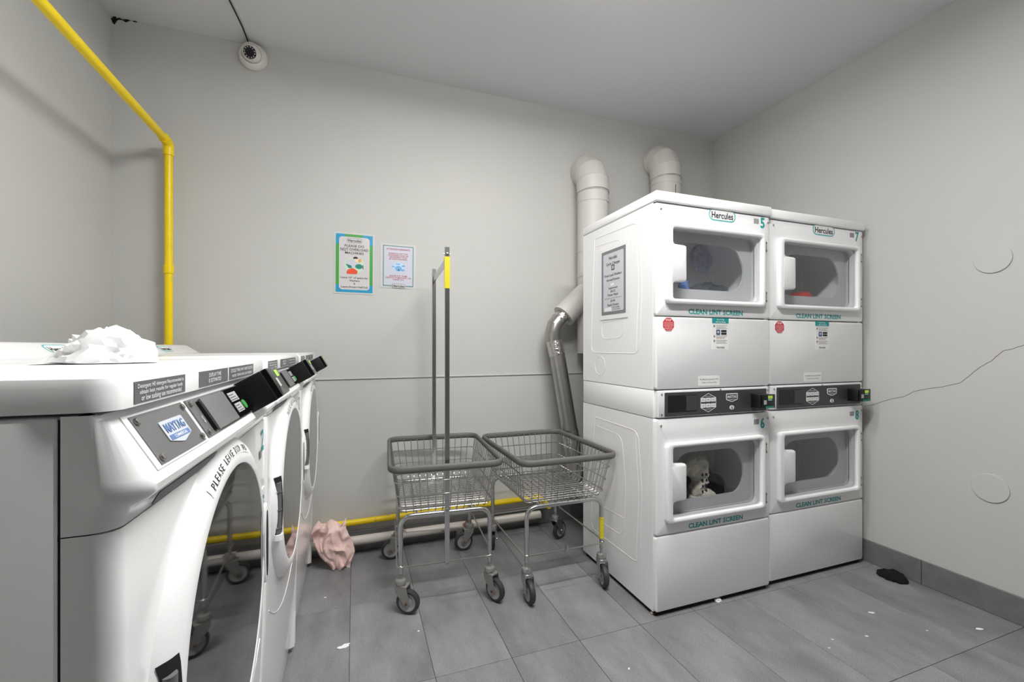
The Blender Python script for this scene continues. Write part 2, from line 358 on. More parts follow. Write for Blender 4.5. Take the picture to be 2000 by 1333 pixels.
# ---------------------------------------------------------------- stacked dryers
def dryer_stack(name, label, loc, W, nums, group):
    T = thing(name, label, 'dryer', loc, 0, group)
    D = .62; k = W/.666
    fm = lambda u, v, w_: (u*k, -w_, v)                 # front plane: u right, v up, w out
    X = lambda u: u*k
    def cabinet(nm, z0, z1, depth=D):
        bm = bmesh.new(); g = .002; t = .014
        for a in ((g, g+t, .012, depth), (W-g-t, W-g, .012, depth), (g+t, W-g-t, depth-t, depth)): box(bm, a[0], a[1], a[2], a[3], z0, z1)
        box(bm, g+t, W-g-t, .03, depth-t, z0, z0+t); box(bm, g+t, W-g-t, .03, depth-t, z1-t, z1)
        return obj(nm, bm, 'enamel', T)
    cab_l = cabinet('cabinet', .02, .853); cab_u = cabinet('cabinet', .979, 1.788)
    obj('control_housing', nbox(.002, W-.002, .012, D, .8555, .9765, .003), 'enamel', T)
    obj('gap_shade', nbox(.010, W-.010, .010, D-.02, 0, .024), 'gap', T)  # black block paints in the shade of the gap under the dryers
    obj('top_cover', nbox(-.001, W+.001, -.016, D+.004, 1.790, 1.835, .006, 3), 'enamel', T)
    for ui, (z0, zs, z1, zd) in enumerate(((.022, .3475, .852, .402), (.980, 1.2975, 1.787, 1.352))):
        # lower kick panel and door panel, both slightly proud with rounded edges
        obj('lower_panel', nplate(rrect(.003, .663, z0, zs-.002, .012), [], -.015, .006, fm, .006), 'enamel', T)
        dp = rrect(.003, .663, zs+.002, z1, .012); op = rrect(.085, .585, zd+.025, zd+.325, .03)
        obj('door_panel', nplate(dp, [op], -.015, .006, fm, .006), 'enamel', T)
        cab = cab_u if ui else cab_l
        # drum bulkhead and drum
        zb = zd+.074
        D_op = roundpoly([(.125, zb), (.495, zb), (.535, zb+.06), (.535, zb+.12), (.485, zb+.212), (.175, zb+.212), (.125, zb+.15)], .05)
        obj('bulkhead', nplate(rrect(.07, .60, zd+.01, zd+.34, .02), [D_op], -.036, -.028, fm), 'bulkhead', cab)
        sh = bmesh.new(); loop = rrect(.085, .585, zd+.025, zd+.325, .03)
        a_ = [sh.verts.new(fm(u, v, -.012)) for u, v in loop]; b_ = [sh.verts.new(fm(u, v, -.030)) for u, v in loop]
        for j in range(len(loop)): sh.faces.new((a_[j], a_[(j+1) % len(loop)], b_[(j+1) % len(loop)], b_[j]))
        obj('door_surround', sh, 'bulkhead', cab)
        zc = zd+.19
        obj('drum', nlathe([(.235, .037), (.27, .05), (.27, .27), (.25, .285), (0, .290)], (X(.333), 0, zc), (0, 1, 0), 36), 'drum', cab)
        obj('drum_disc', nlathe([(.0, .270), (.066, .272), (.074, .284)], (X(.525), 0, zc+.095), (0, 1, 0), 28), 'tinted_disc' if nums[1-ui] == '5' else 'drum', cab)  # plain disc at the drum back, bluish and mottled in dryer 5
        # door
        zo0, zo1 = zd, zd+.347
        outer = rrect(.048, .616, zo0, zo1, .022)
        x0, x1 = .079, .592; a0, a1 = zd+.021, zd+.327; h0, h1 = zd+.092, zd+.258
        win = [(x0, a0), (x1, a0), (x1, a1), (x0, a1), (x0, h1), (.149, h1-.004), (.149, h0+.004), (x0, h0)]
        win = roundpoly(win, .012)
        dr = obj('door', nplate(outer, [win], .007, .030, fm, .009), 'plastic_white', T)
        obj('window', nplate(offs(win, -.004), [], .012, .015, fm), 'window_glass', dr, smooth=0)
        hb = obj('handle', nplate(roundpoly([(.062, h0+.006), (.1475, h0+.006), (.1475, h1-.006), (.062, h1-.006)], .010), [], .020, .0312, fm, .007), 'plastic_white', dr)
        for hz in (zd+.285, zd+.048):
            hg = obj('hinge', nbox(X(.6165), X(.6235), -.026, -.006, hz-.026, hz+.026, .002), 'steel', dr)
            for hh in (-.018, .018): obj('screw', cyl(bmesh.new(), fm(.620, hz+hh, .026), (0, -1, 0), .0022, .002, 8), 'gap', hg)
        obj('lettering', text(bmesh.new(), 'CLEAN LINT SCREEN', .335, zd-.030, .021, fm, .0068, width=.315, bold=.028), 'teal', T, smooth=0)
        num = nums[1-ui]
        obj('number', text(bmesh.new(), num, .617, zd+.404 if ui else zd+.400, .047, fm, .0068, width=.027, bold=.03), 'teal', T, smooth=0)
        bc = bmesh.new()
        for q in range(9): box(bc, X(.563+q*.0036), X(.563+q*.0036+(.0016 if q % 3 else .0024)), -.0068, -.006, zd+.396, zd+.420)
        obj('barcode', bc, 'ink_grey', T, smooth=0)
        for q, sx in ((0, .03), (1, .652)):
            b2 = bmesh.new(); cyl(b2, fm(sx, z1-.028, .006), (0, -1, 0), .0045, .003, 12, .0015); obj('screw', b2, 'screw', T)
    hercules(T, .370, 1.766, .158, lambda u, v, w_: fm(u, v, w_+.006))
    # stickers on the upper kick panel
    sm = lambda u, v, w_: fm(u, v, w_+.006)
    oc = [(.069+.031*math.cos(a), 1.262+.031*math.sin(a)) for a in (PI/8+PI/4*i for i in range(8))]
    st = obj('stop_sticker', nplate([(.069+.0335*math.cos(a), 1.262+.0335*math.sin(a)) for a in (PI/8+PI/4*i for i in range(8))], [], 0, .0006, sm), 'sticker_white', T, smooth=0)
    obj('octagon', nplate(oc, [], 0, .001, sm), 'stop_red', st, smooth=0)
    bm = text(bmesh.new(), 'STOP', .069, 1.281, .009, sm, .0014, width=.030, bold=.03)
    for q, s in enumerate(('DO NOT OPEN THE', 'DOOR UNTIL DRUM', 'HAS STOPPED. NEVER', 'DRY ITEMS WITH', 'FLAMMABLE LIQUID', 'ON THEM')): text(bm, s, .069, 1.270-.0065*q, .0036, sm, .0014)
    obj('lettering', bm, 'ink_white', st, smooth=0)
    pz = [(.311, 1.152), (.407, 1.152), (.407, 1.296), (.311, 1.296)]
    st = obj('instruction_sticker', nplate(pz, [], 0, .0006, sm), 'sticker_white', T, smooth=0)
    obj('header', nplate([(.311, 1.272), (.407, 1.272), (.407, 1.296), (.311, 1.296)], [], 0, .001, sm), 'teal', st, smooth=0)
    bm = text(bmesh.new(), 'How To Pay', .359, 1.2895, .006, sm, .0014, bold=.03); text(bm, 'with Your Phone', .359, 1.2785, .006, sm, .0014, bold=.03); obj('lettering', bm, 'ink_white', st, smooth=0)
    bm = bmesh.new()
    for q, (zz, n_) in enumerate(((1.262, 3), (1.215, 2), (1.195, 3))):
        plate(bm, ell(.323, zz-.003, .0045, .0055, 12), [], 0, .001, sm)
        for r_ in range(n_): plate(bm, [(.334, zz-.0065*r_-.0015), (.399-.01*(r_ % 2), zz-.0065*r_-.0015), (.399-.01*(r_ % 2), zz-.0065*r_+.0003), (.334, zz-.0065*r_+.0003)], [], 0, .001, sm)
    obj('print', bm, 'ink_grey', st, smooth=0)
    ap = obj('app_icon', nplate(rrect(.334, .357, 1.219, 1.243, .004), [], 0, .001, sm), 'navy_ink', st, smooth=0)
    obj('mark', nplate(ell(.3455, 1.232, .007, .006, 14), [], 0, .0014, sm), 'badge_pale', ap, smooth=0)
    bm = bmesh.new(); plate(bm, rrect(.363, .395, 1.232, 1.242, .002), [], 0, .001, sm); plate(bm, rrect(.363, .395, 1.220, 1.230, .002), [], 0, .001, sm); obj('store_badge', bm, 'ink_black', st, smooth=0)
    bm = bmesh.new()
    for q in range(6): plate(bm, [(.334+.008*q, 1.2015), (.340+.008*q, 1.2015), (.340+.008*q, 1.206), (.334+.008*q, 1.206)], [], 0, .001, sm)
    obj('payment_mark', bm, 'pinkish', st, smooth=0)
    obj('lettering', text(bmesh.new(), 'Hercules', .359, 1.163, .009, sm, .0012, bold=.03), 'ink_grey', st, smooth=0)
    nt_ = obj('notice_sticker', nplate(rrect(.232, .354, .990, 1.034, .002), [], 0, .0005, sm), 'sticker_white', T, smooth=0)
    bm = text(bmesh.new(), 'This Machine Operates With', .293, 1.019, .006, sm, .001, width=.108); text(bm, 'Cards and Coins Only', .293, 1.005, .006, sm, .001, width=.085); obj('lettering', bm, 'ink_grey', nt_, smooth=0)
    # control strip between the two dryers
    cp = obj('control_frame', nplate(rrect(.012, .655, .858, .975, .006), [], -.013, .008, fm, .004), 'enamel_soft', T)
    pn = obj('control_panel', nplate(rrect(.047, .637, .853+.009, .966, .004), [], 0, .0105, fm), 'panel_dark', T, smooth=0)
    pm = lambda u, v, w_: fm(u, v, w_+.0105)
    obj('display_window', nplate(rrect(.063, .220, .880, .953, .002), [], 0, .001, pm), 'black_gloss', pn, smooth=0)
    obj('door_flap', nplate(rrect(.160, .218, .884, .950, .002), [], 0, .0025, pm), 'panel_dark', pn, smooth=0)
    hx = [(.240, .892), (.284, .871), (.329, .892), (.329, .936), (.284, .957), (.240, .936)]
    b2 = ring_poly(bmesh.new(), hx, offs(hx, .0025), pm, .001)
    for zz in (.901, .927):
        for q in range(3): plate(b2, rrect(.243+.0285*q, .269+.0285*q, zz-.009, zz+.009, .002), [], 0, .001, pm)
    hxo = obj('cycle_guide', b2, 'ink_white', pn, smooth=0)
    b2 = text(bmesh.new(), 'UPPER DRYER', .284, .9425, .004, pm, .0012); text(b2, 'LOWER DRYER', .284, .8855, .004, pm, .0012); obj('lettering', b2, 'ink_white', hxo, smooth=0)
    b2 = bmesh.new()
    for q in range(3):
        for zz, s in ((.901, ('HIGH', 'MED', 'LOW')), (.927, ('HIGH', 'MED', 'LOW'))): text(b2, s[q], .256+.0285*q, zz, .005, pm, .0014)
    obj('lettering', b2, 'ink_grey', hxo, smooth=0)
    bd = [(.388, .951), (.388, .922), (.4225, .911), (.457, .922), (.457, .951)]; bd = roundpoly(bd, .005)
    bg = obj('brand_badge', nplate(bd, [], 0, .0012, pm), 'ink_white', pn, smooth=0)
    obj('field', nplate(offs(bd, .004), [], 0, .0016, pm), 'panel_dark', bg, smooth=0)
    b2 = text(bmesh.new(), 'MAYTAG', .4225, .936, .012, pm, .002, width=.054, bold=.03); text(b2, 'COMMERCIAL', .4225, .923, .0045, pm, .002, width=.042); obj('lettering', b2, 'ink_white', bg, smooth=0)
    ci = obj('coin_mark', nplate(ell(.422, .886, .0135, .010, 18), [], 0, .0012, pm), 'ink_white', pn, smooth=0)
    obj('lettering', text(bmesh.new(), '$', .422, .886, .013, pm, .0016, bold=.02), 'panel_dark', ci, smooth=0)
    for sx, sz in ((.032, .960), (.032, .872), (.357, .970), (.357, .8615), (.648, .958), (.648, .866)):
        b2 = bmesh.new(); cyl(b2, fm(sx, sz, .008), (0, -1, 0), .0042, .003, 12, .0015); obj('screw', b2, 'screw', T)
    rd = obj('card_reader', nbox(X(.538), X(.612), -.062, -.009, .881, .945, .003), 'black', T)
    obj('reader_face', nbox(X(.541), X(.622), -.070, -.060, .882, .946, .003), 'black_gloss', rd)
    fm2 = lambda u, v, w_: fm(u, v, w_+.0702)
    obj('lcd', nplate(rrect(.576, .604, .926, .940, .001), [], 0, .0006, fm2), 'lcd', rd, smooth=0)
    obj('lcd_line', nplate(rrect(.577, .600, .918, .923, .001), [], 0, .0006, fm2), 'teal_pale', rd, smooth=0)
    obj('keypad_sticker', nplate(rrect(.550, .567, .900, .920, .001), [], 0, .0006, fm2), 'display_grey', rd, smooth=0)
    obj('card_slot', nplate(rrect(.562, .610, .884, .892, .001), [], 0, .004, fm2), 'art_teal', rd, smooth=0)
    # embossing on the cabinet side that faces the carts
    def ridge(pts, par, r=.0015): obj('embossed_ridge', ntube([(.0022, y-1.545, z) for y, z in [(p.x, p.y) for p in fillet([(a, b, 0) for a, b in pts], .05, 6)]], r, 6), 'enamel', par)
    if loc[0] < 1.5:
        for dz, par in ((0, cab_u), (-.955, cab_l)):
            ridge([(2.04, 1.745+dz), (1.66, 1.735+dz), (1.632, 1.46+dz), (1.650, 1.135+dz), (2.078, 1.135+dz), (2.062, 1.45+dz), (2.04, 1.745+dz)], par)
            ridge([(1.682, 1.722+dz), (1.655, 1.46+dz), (1.676, 1.150+dz)], par)
            ridge([(2.020, 1.70+dz), (1.79, 1.69+dz), (1.755, 1.46+dz), (1.775, 1.21+dz), (1.968, 1.205+dz), (1.968, 1.30+dz)], par, .0013)
            ridge([(1.968, 1.29+dz), (1.775, 1.30+dz)], par, .0012)
        kn = [(.0022, 1.986-1.545+.05*math.cos(a), 1.066+.05*math.sin(a)) for a in (2*PI*i/28 for i in range(28))]
        obj('knockout_ring', ntube(kn, .0013, 6, closed=True), 'enamel', cab_u)
    return T
d56 = dryer_stack('stacked_dryer', 'white stacked dryers numbered 5 and 6 beside the wire carts', (1.209, 1.545, 0), .666, '56', 'stacked dryers along the back of the room')
d78 = dryer_stack('stacked_dryer', 'white stacked dryers numbered 7 and 8 against the cracked wall', (1.888, 1.563, 0), .690, '78', 'stacked dryers along the back of the room')

# price list taped to the dryer side
pr = thing('price_list', 'grey-bordered cycle charges price list taped to dryer side', 'poster', (1.2082, 1.859, 1.49))
def P_(name, poly, m, w_, par=None):
    return obj(name, nplate([(u-1.859, v-1.49) for u, v in poly], [], 0, w_, lambda u, v, w2: (-w2, u, v)), m, par or pr, smooth=0)
P_('sleeve', rrect(1.735, 1.982, 1.305, 1.668, .004), 'sticker_white', .0006)
bdr = P_('border', rrect(1.752, 1.965, 1.327, 1.652, .003), 'price_grey', .001)
P_('sheet', rrect(1.769, 1.948, 1.343, 1.636, .008), 'price_paper', .0014)
def ptext(lines, m, par, mapper, w_):
    for s, u, v, h, wd in lines: obj('lettering', text(bmesh.new(), s, u, v, h, mapper, w_, width=wd, bold=.012), m, par, smooth=0)
plm = lambda u, v, w_: (-w_, -u, v)
ptext((('Hercules', 0, .125, .018, .07), ('Cycle Charges', 0, .095, .014, .12), ('Front Load Washers', 0, .036, .013, .150), ('Normal/Delicate', 0, .012, .011, .115), ('Superwash', 0, -.030, .010, .08), ('$0.25', 0, -.047, .011, .04), ('Power Wash', 0, -.065, .012, .09), ('$0.40', 0, -.096, .011, .04), ('Stack Dryers', 0, -.114-.002, .012, .10)), 'ink_black', pr, lambda u, v, w_: plm(u, v*.98, w_), .0018)
ptext((('high warm or cold all cycles', 0, -.080, .006, .15), ('$ FOR 48 MIN.', .022, -.128, .009, .075), ('EXTRA 8 MIN', .028, -.1385, .007, .07)), 'ink_grey', pr, plm, .0018)
bm = bmesh.new()
for a, b, c, d in ((-.02, .008, -.011, -.001), (-.074, -.014, -.137, -.121)): plate(bm, [(a, c-.008), (b, c-.008), (b, d-.006), (a, d-.006)], [], 0, .002, plm)
obj('price_patch', bm, 'sticker_white', pr, smooth=0)
bm = ring_poly(bmesh.new(), rrect(-.014, .014, .058, .084, .002), rrect(-.010, .010, .062, .080, .002), plm, .0018); ring_poly(bm, ell(0, .070, .007, .007), ell(0, .070, .005, .005), plm, .0018)
obj('washer_icon', bm, 'ink_black', pr, smooth=0)

# ---------------------------------------------------------------- washers
WW = .68; ZK, ZH = .755, .028           # door centre height, door shift towards the near side
def washer(label, y0, num):
    T = thing('washing_machine', label, 'washer', (-.5, y0+WW/2, 0), 0, 'front-loading washers in the row')
    hw = WW/2-.002; xf, r, bow = .300, .018, .004
    path = [(.2635, -hw, 0, -1)]
    for k in range(9):
        a = -PI/2+PI/2*k/8; path.append((xf-r+r*math.cos(a), -hw+r+r*math.sin(a), math.cos(a), math.sin(a)))
    ny = 24
    for k in range(1, ny): path.append((xf, -hw+r+(2*hw-2*r)*k/ny, 1, 0))
    for k in range(9):
        a = PI/2*k/8; path.append((xf-r+r*math.cos(a), hw-r+r*math.sin(a), math.cos(a), math.sin(a)))
    path.append((.2635, hw, 0, 1))
    def bx_(y): return bow*(1-min(1, (abs(y)/(hw)))**2)
    def surf(y, d):
        return xf+bx_(y)+d
    def sweep(prof):
        bm = bmesh.new(); rows = []
        for x, y, nx, nyy in path: rows.append([bm.verts.new((x+nx*nx*d+bx_(y)*nx, y+nyy*nx*d*.3, z)) for d, z in prof])
        for A_, B_ in zip(rows, rows[1:]):
            for j in range(len(prof)-1): bm.faces.new((A_[j], A_[j+1], B_[j+1], B_[j]))
        return bm
    obj('cabinet', nbox(-.31, .2618, -hw, hw, .022, 1.100, .003), 'enamel_soft', T)
    ft = bmesh.new()
    for fx in (-.27, .19):
        for fy in (-.28, .28): cyl(ft, (fx, fy, 0), (0, 0, 1), .02, .024, 12)
    obj('feet', ft, 'gap', T)
    top = bmesh.new(); poly = rrect(-.31, .3005, -hw-.001, hw+.001, .022, 6)
    plate(top, poly, [], 1.1035, 1.136, lambda u, v, w_: (u, v, w_), .011); obj('top_cover', top, 'enamel', T)
    # raised splash back
    bm = bmesh.new(); Pf = [(-.31, 1.134), (-.213, 1.134), (-.225, 1.142), (-.262, 1.170), (-.272, 1.174), (-.31, 1.174)]
    A_ = [bm.verts.new((x, -hw, 1.134) if z <= 1.134 else (x, -hw+(z-1.134)*.6, z)) for x, z in Pf]; B_ = [bm.verts.new((x, hw, z) if z <= 1.134 else (x, hw-(z-1.134)*.6, z)) for x, z in Pf]
    for j in range(6): bm.faces.new((A_[j], A_[(j+1) % 6], B_[(j+1) % 6], B_[j]))
    bm.faces.new(A_); bm.faces.new(B_[::-1]); obj('splash_back', bm, 'enamel', T)
    e = Vector((-.037, 0, .028)).normalized(); nn = Vector((.028, 0, .037)).normalized(); c0 = Vector((-.2435, 0, 1.156))
    hercules(T, 0, 0, .110, lambda u, v, w_: tuple(c0+e*v+Vector((0, 1, 0))*u+nn*(w_+.0003)))
    # front: control fascia, and lower front
    LP = [(-.006, .9965), (.0, .9955), (.002, .992), (.003, .90), (.003, .70), (-.002, .50), (-.010, .34), (-.022, .16), (-.034, .030), (-.037, .022)]
    def dprof(z):
        for (da_, za), (db2, zb2) in zip(LP, LP[1:]):
            if z >= zb2: return da_+(db2-da_)*(za-z)/(za-zb2)
        return LP[-1][0]
    obj('fascia', sweep([(-.024, 1.101), (-.014, 1.100), (-.010, 1.096), (.022, 1.040), (.026, 1.033), (.025, 1.026), (.019, 1.020), (.009, 1.015), (.003, 1.008), (.001, .9975)]), 'enamel', T)
    obj('front_panel', sweep(LP), 'enamel', T)
    obj('seam', nbox(.258, .278, -hw+.0012, hw-.0012, .9940, .9990), 'gap', T); obj('seam', nbox(.255, .2645, -hw+.0015, hw-.0015, .03, 1.098), 'gap', T)
    # control plates lie on the slanted part of the fascia
    a_, b_ = Vector((.022, 0, 1.040)), Vector((-.010, 0, 1.096)); up = (b_-a_).normalized(); nrm = Vector((up.z, 0, -up.x)); mid = (a_+b_)/2
    def pm(u, v, w_):
        y = u-WW/2; q = mid+up*v+nrm*w_; return (q.x+surf(y, 0), y, q.z)
    def strip(u0, u1, v0, v1, w0, w1, rr=.004, n=10):
        out = [(u0+(u1-u0)*k/n, v0) for k in range(n+1)]+[(u1-(u1-u0)*k/n, v1) for k in range(n+1)]
        return nplate(out, [], w0, w1, pm)
    bz = strip(.030, .176, -.030, .030, -.002, .0012); obj('logo_bezel', bz, 'enamel', T, smooth=0)
    lp = obj('logo_plate', strip(.040, .167, -.0275, .0275, 0, .002), 'panel_grey', T, smooth=0)
    bdg = [(.082, .013), (.082, -.010), (.112, -.017), (.142, -.010), (.142, .013)]; bdg = roundpoly(bdg, .003)
    bg = obj('brand_badge', nplate(bdg, [], 0, .003, pm), 'badge_pale', lp, smooth=0)
    obj('bar', nplate([(.086, -.0105), (.138, -.0105), (.138, -.0045), (.086, -.0045)], [], 0, .0034, pm), 'badge_blue', bg, smooth=0)
    obj('lettering', text(bmesh.new(), 'MAYTAG', .112, .004, .0105, pm, .0036, width=.050, bold=.02), 'badge_blue', bg, smooth=0)
    obj('lettering', text(bmesh.new(), 'COMMERCIAL', .112, -.0075, .0036, pm, .0039, width=.034), 'ink_white', bg, smooth=0)
    cp = obj('control_plate', strip(.180, .655, -.0275, .0275, 0, .002), 'panel_grey', T, smooth=0)
    for su, sv in ((.047, .021), (.047, -.021), (.160, .021), (.160, -.021), (.187, .021), (.187, -.021), (.648, .021), (.648, -.021)):
        b2 = bmesh.new(); cyl(b2, pm(su, sv, .002), nrm, .0038, .0032, 12, .0012); obj('screw', b2, 'screw', T)
    obj('card_slot', nplate(rrect(.207, .217, -.024, .022, .003), [], .001, .007, pm, .002), 'black', cp)
    bcs = text(bmesh.new(), '$', .197, -.003, .010, pm, .0026); obj('coin_mark', bcs, 'display_grey', cp, smooth=0)
    obj('flap', strip(.220, .326, -.025, .024, .002, .005), 'panel_flap', cp, smooth=0)
    obj('display', strip(.330, .416, -.0255, .0255, .002, .0045), 'black_gloss', cp, smooth=0)
    db = bmesh.new(); plate(db, [(.338, .002), (.384, .002), (.384, .018), (.338, .018)], [], .004, .0052, pm); plate(db, [(.340, -.018), (.378, -.018), (.378, -.002), (.340, -.002)], [], .004, .0052, pm); obj('display_label', db, 'display_grey', cp, smooth=0)
    lb = bmesh.new()
    for q in range(3): plate(lb, [(.341, .004+.0045*q), (.378-.006*q, .004+.0045*q), (.378-.006*q, .0055+.0045*q), (.341, .0055+.0045*q)], [], .005, .0056, pm); plate(lb, [(.343, -.016+.0045*q), (.372-.004*q, -.016+.0045*q), (.372-.004*q, -.0145+.0045*q), (.343, -.0145+.0045*q)], [], .005, .0056, pm)
    obj('print', lb, 'panel_grey', cp, smooth=0)
    obj('start_light', nplate(ell(.396, -.009, .007, .0085, 16), [], .004, .0065, pm, .002), 'led_green', cp)
    rd = obj('card_reader', nplate(rrect(.425, .520, -.031, .030, .003), [], .0, .048, pm, .003), 'black', T)
    obj('reader_face', nplate(rrect(.428, .530, -.030, .030, .003), [], .046, .058, pm, .003), 'black_gloss', rd)
    obj('reader_sticker', nplate(rrect(.455, .475, -.012, .006, .001), [], .058, .0588, pm), 'display_grey', rd, smooth=0)
    obj('reader_screen', nplate(rrect(.485, .515, .008, .022, .001), [], .058, .0588, pm), 'lcd', rd, smooth=0)
    tl = obj('fare_sticker', strip(.560, .600, -.024, -.010, .002, .0026), 'teal_pale', cp, smooth=0); obj('notice_sticker', strip(.552, .585, -.004, .016, .002, .0026), 'sticker_white', cp, smooth=0)
    # labels on the cover edge
    cm = lambda u, v, w_: (.3005+w_, u-WW/2, v)
    for (u0, u1, lines) in ((.037, .170, (('Detergent: HE detergent Recommended to', 1.1225, .120), ('obtain best results for regular loads', 1.1165, .112), ('or low sudsing use recommended', 1.1105, .105))), (.222, .364, (('DISPLAY TIME', 1.1205, .060), ('IS ESTIMATED', 1.1125, .062))), (.372, .556, (('CYCLE TIMES MAY VARY DUE TO', 1.1205, .165), ('WATER  TEMPERATURE  LOAD  PRESSURE', 1.1115, .150)))):
        lbl = obj('instruction_label', nplate([(u0, 1.1058), (u1, 1.1058), (u1, 1.1272), (u0, 1.1272)], [], 0, .0006, cm), 'label_grey', T, smooth=0)
        ptext([(s, (u0+u1)/2, v, .0042 if len(s) > 30 else .0056, wd) for s, v, wd in lines], 'ink_white', lbl, cm, .001)
    # soap drawer pull under the fascia
    obj('drawer_recess', nplate(roundpoly([(.06, 1.000), (.25, 1.000), (.25, 1.013), (.06, 1.013)], .005), [], 0, .0015, lambda u, v, w_: (surf(u-WW/2, .003)+w_+(v-.999)*.55, u-WW/2, v)), 'label_grey', T, smooth=0)
    # door
    ox = -.5; dc = (-(-.5), -ZH, ZK)       # world x = 0 sits at local +.5
    R = lambda pr_: [(rr, xw) for rr, xw in pr_]
    dr = obj('door', nlathe(R([(.272, -.232), (.269, -.210), (.262, -.193), (.252, -.183), (.240, -.177), (.228, -.174), (.219, -.175), (.215, -.180)]), (.5, -ZH, ZK), (1, 0, 0), 72), 'plastic_white', T)
    obj('door_glass', nlathe([(.0, -.1760), (.10, -.1760), (.2165, -.1760)], (.5, -ZH, ZK), (1, 0, 0), 72), 'door_glass', dr)
    tw = 'PLEASE LEAVE DOOR OPEN'; a0, a1 = math.radians(117), math.radians(72)
    band = bmesh.new(); nb = 24
    def ringx(rr): return -.1765 if rr < .241 else -.177-(rr-.240)*.52
    ra = [[band.verts.new((.5+ringx(rr)+.0012, -ZH+rr*math.cos(a), ZK+rr*math.sin(a))) for rr in (.236, .2435, .251)] for a in (a0+.04+(a1-a0-.08)*k/nb for k in range(nb+1))]
    for A_, B_ in zip(ra, ra[1:]):
        for j in range(2): band.faces.new((A_[j], A_[j+1], B_[j+1], B_[j]))
    bs = obj('door_sticker', band, 'sticker_white', dr)
    bm = bmesh.new()
    for q, ch in enumerate(tw):
        if ch == ' ': continue
        a = a0+(a1-a0)*(q+.5)/len(tw); rc = .2435
        def cmap(u, v, w_, a=a, rc=rc):
            rr = rc+v; t = a-u/rc
            return (.5+ringx(rr)+.0016+w_, -ZH+rr*math.cos(t), ZK+rr*math.sin(t))
        text(bm, ch, 0, 0, .0100, cmap, 0, width=None if ch == 'I' else .0062, bold=.01)
    obj('lettering', bm, 'ink_black', bs, smooth=0)
    # hinge on the near side, grip on the far side
    RS = [(.215, -.180), (.219, -.175), (.228, -.174), (.240, -.177), (.252, -.183), (.262, -.193), (.269, -.210), (.272, -.232)]
    def rsurf(rr):
        for (ra_, xa), (rb, xb) in zip(RS, RS[1:]):
            if rr <= rb: return xa+(xb-xa)*(rr-ra_)/(rb-ra_)
        return RS[-1][1]
    hy = -.240; hb_ = bmesh.new(); gr = []
    for k in range(17):
        z = -.078+.156*k/16; gr.append([hb_.verts.new((.5+rsurf(math.hypot(hy+dy, z))+.0012, -ZH+hy+dy, ZK+z)) for dy in (-.010, -.006, -.002, .002, .006, .010)])
    for A_, B_ in zip(gr, gr[1:]):
        for q in range(5): hb_.faces.new((A_[q], A_[q+1], B_[q+1], B_[q]))
    hs = obj('hinge_recess', hb_, 'gap', dr)
    hx_ = .5-.1825; hyy = -ZH+hy-.002
    obj('hinge_pin', cyl(bmesh.new(), (hx_, hyy, ZK-.064), (0, 0, 1), .0078, .128, 14), 'panel_grey', hs)
    for q in range(3): obj('hinge_ring', cyl(bmesh.new(), (hx_, hyy, ZK-.050+.045*q), (0, 0, 1), .0095, .003, 14), 'steel', hs)
    obj('hinge_cap', cyl(bmesh.new(), (hx_, hyy, ZK-.080), (0, 0, 1), .0115, .014, 14), 'plastic_white', hs)
    gy = -ZH+.2335
    obj('grip', nplate(ell(gy, ZK, .017, .083, 28), [], 0, .006, lambda u, v, w_: (.5-.1775+w_, u, v), .003), 'enamel_soft', dr)
    obj('grip_recess', nplate(ell(gy-.002, ZK, .009, .068, 24), [], 0, .0072, lambda u, v, w_: (.5-.1775+w_, u, v)), 'black', dr, smooth=0)
    # curved lower-panel crease, number and side sticker
    cr = []
    for k in range(33):
        y = -hw+.05+(2*hw-.10)*k/32; z = .40+.15*(y/hw)**2; cr.append((surf(y, dprof(z))-.0006, y, z))
    obj('kick_crease', ntube(cr, .0022, 8), 'enamel', T)
    nm = lambda u, v, w_: (surf(u-WW/2, .0035)+w_+.0005, u-WW/2, v)
    obj('number', text(bmesh.new(), num, .628, .955, .046, nm, .0006, width=.026, bold=.03), 'teal', T, smooth=0)
    obj('barcode', nplate([(.592, .936), (.612, .936), (.612, .918), (.592, .918)][::-1], [], 0, .0008, nm), 'ink_grey', T, smooth=0)
    vm = lambda u, v, w_: (surf(.29, .0035)+w_+.0008, .295+v, .760+u)
    ss = obj('vertical_sticker', nplate(rrect(-.085, .085, -.016, .016, .003), [], -.002, .0006, vm), 'sticker_white', T, smooth=0)
    obj('lettering', text(bmesh.new(), 'Hercules', .015, 0, .022, vm, .001, width=.110, bold=.03), 'teal', ss, smooth=0)
    return T
washer('white front-loading washer numbered 2 with crumpled white sheet on its lid', .478, '2')
washer('white front-loading washer in the middle of the row of three', 1.165, '3')
washer('white front-loading washer nearest the back wall and pink cloth', 1.852, '4')

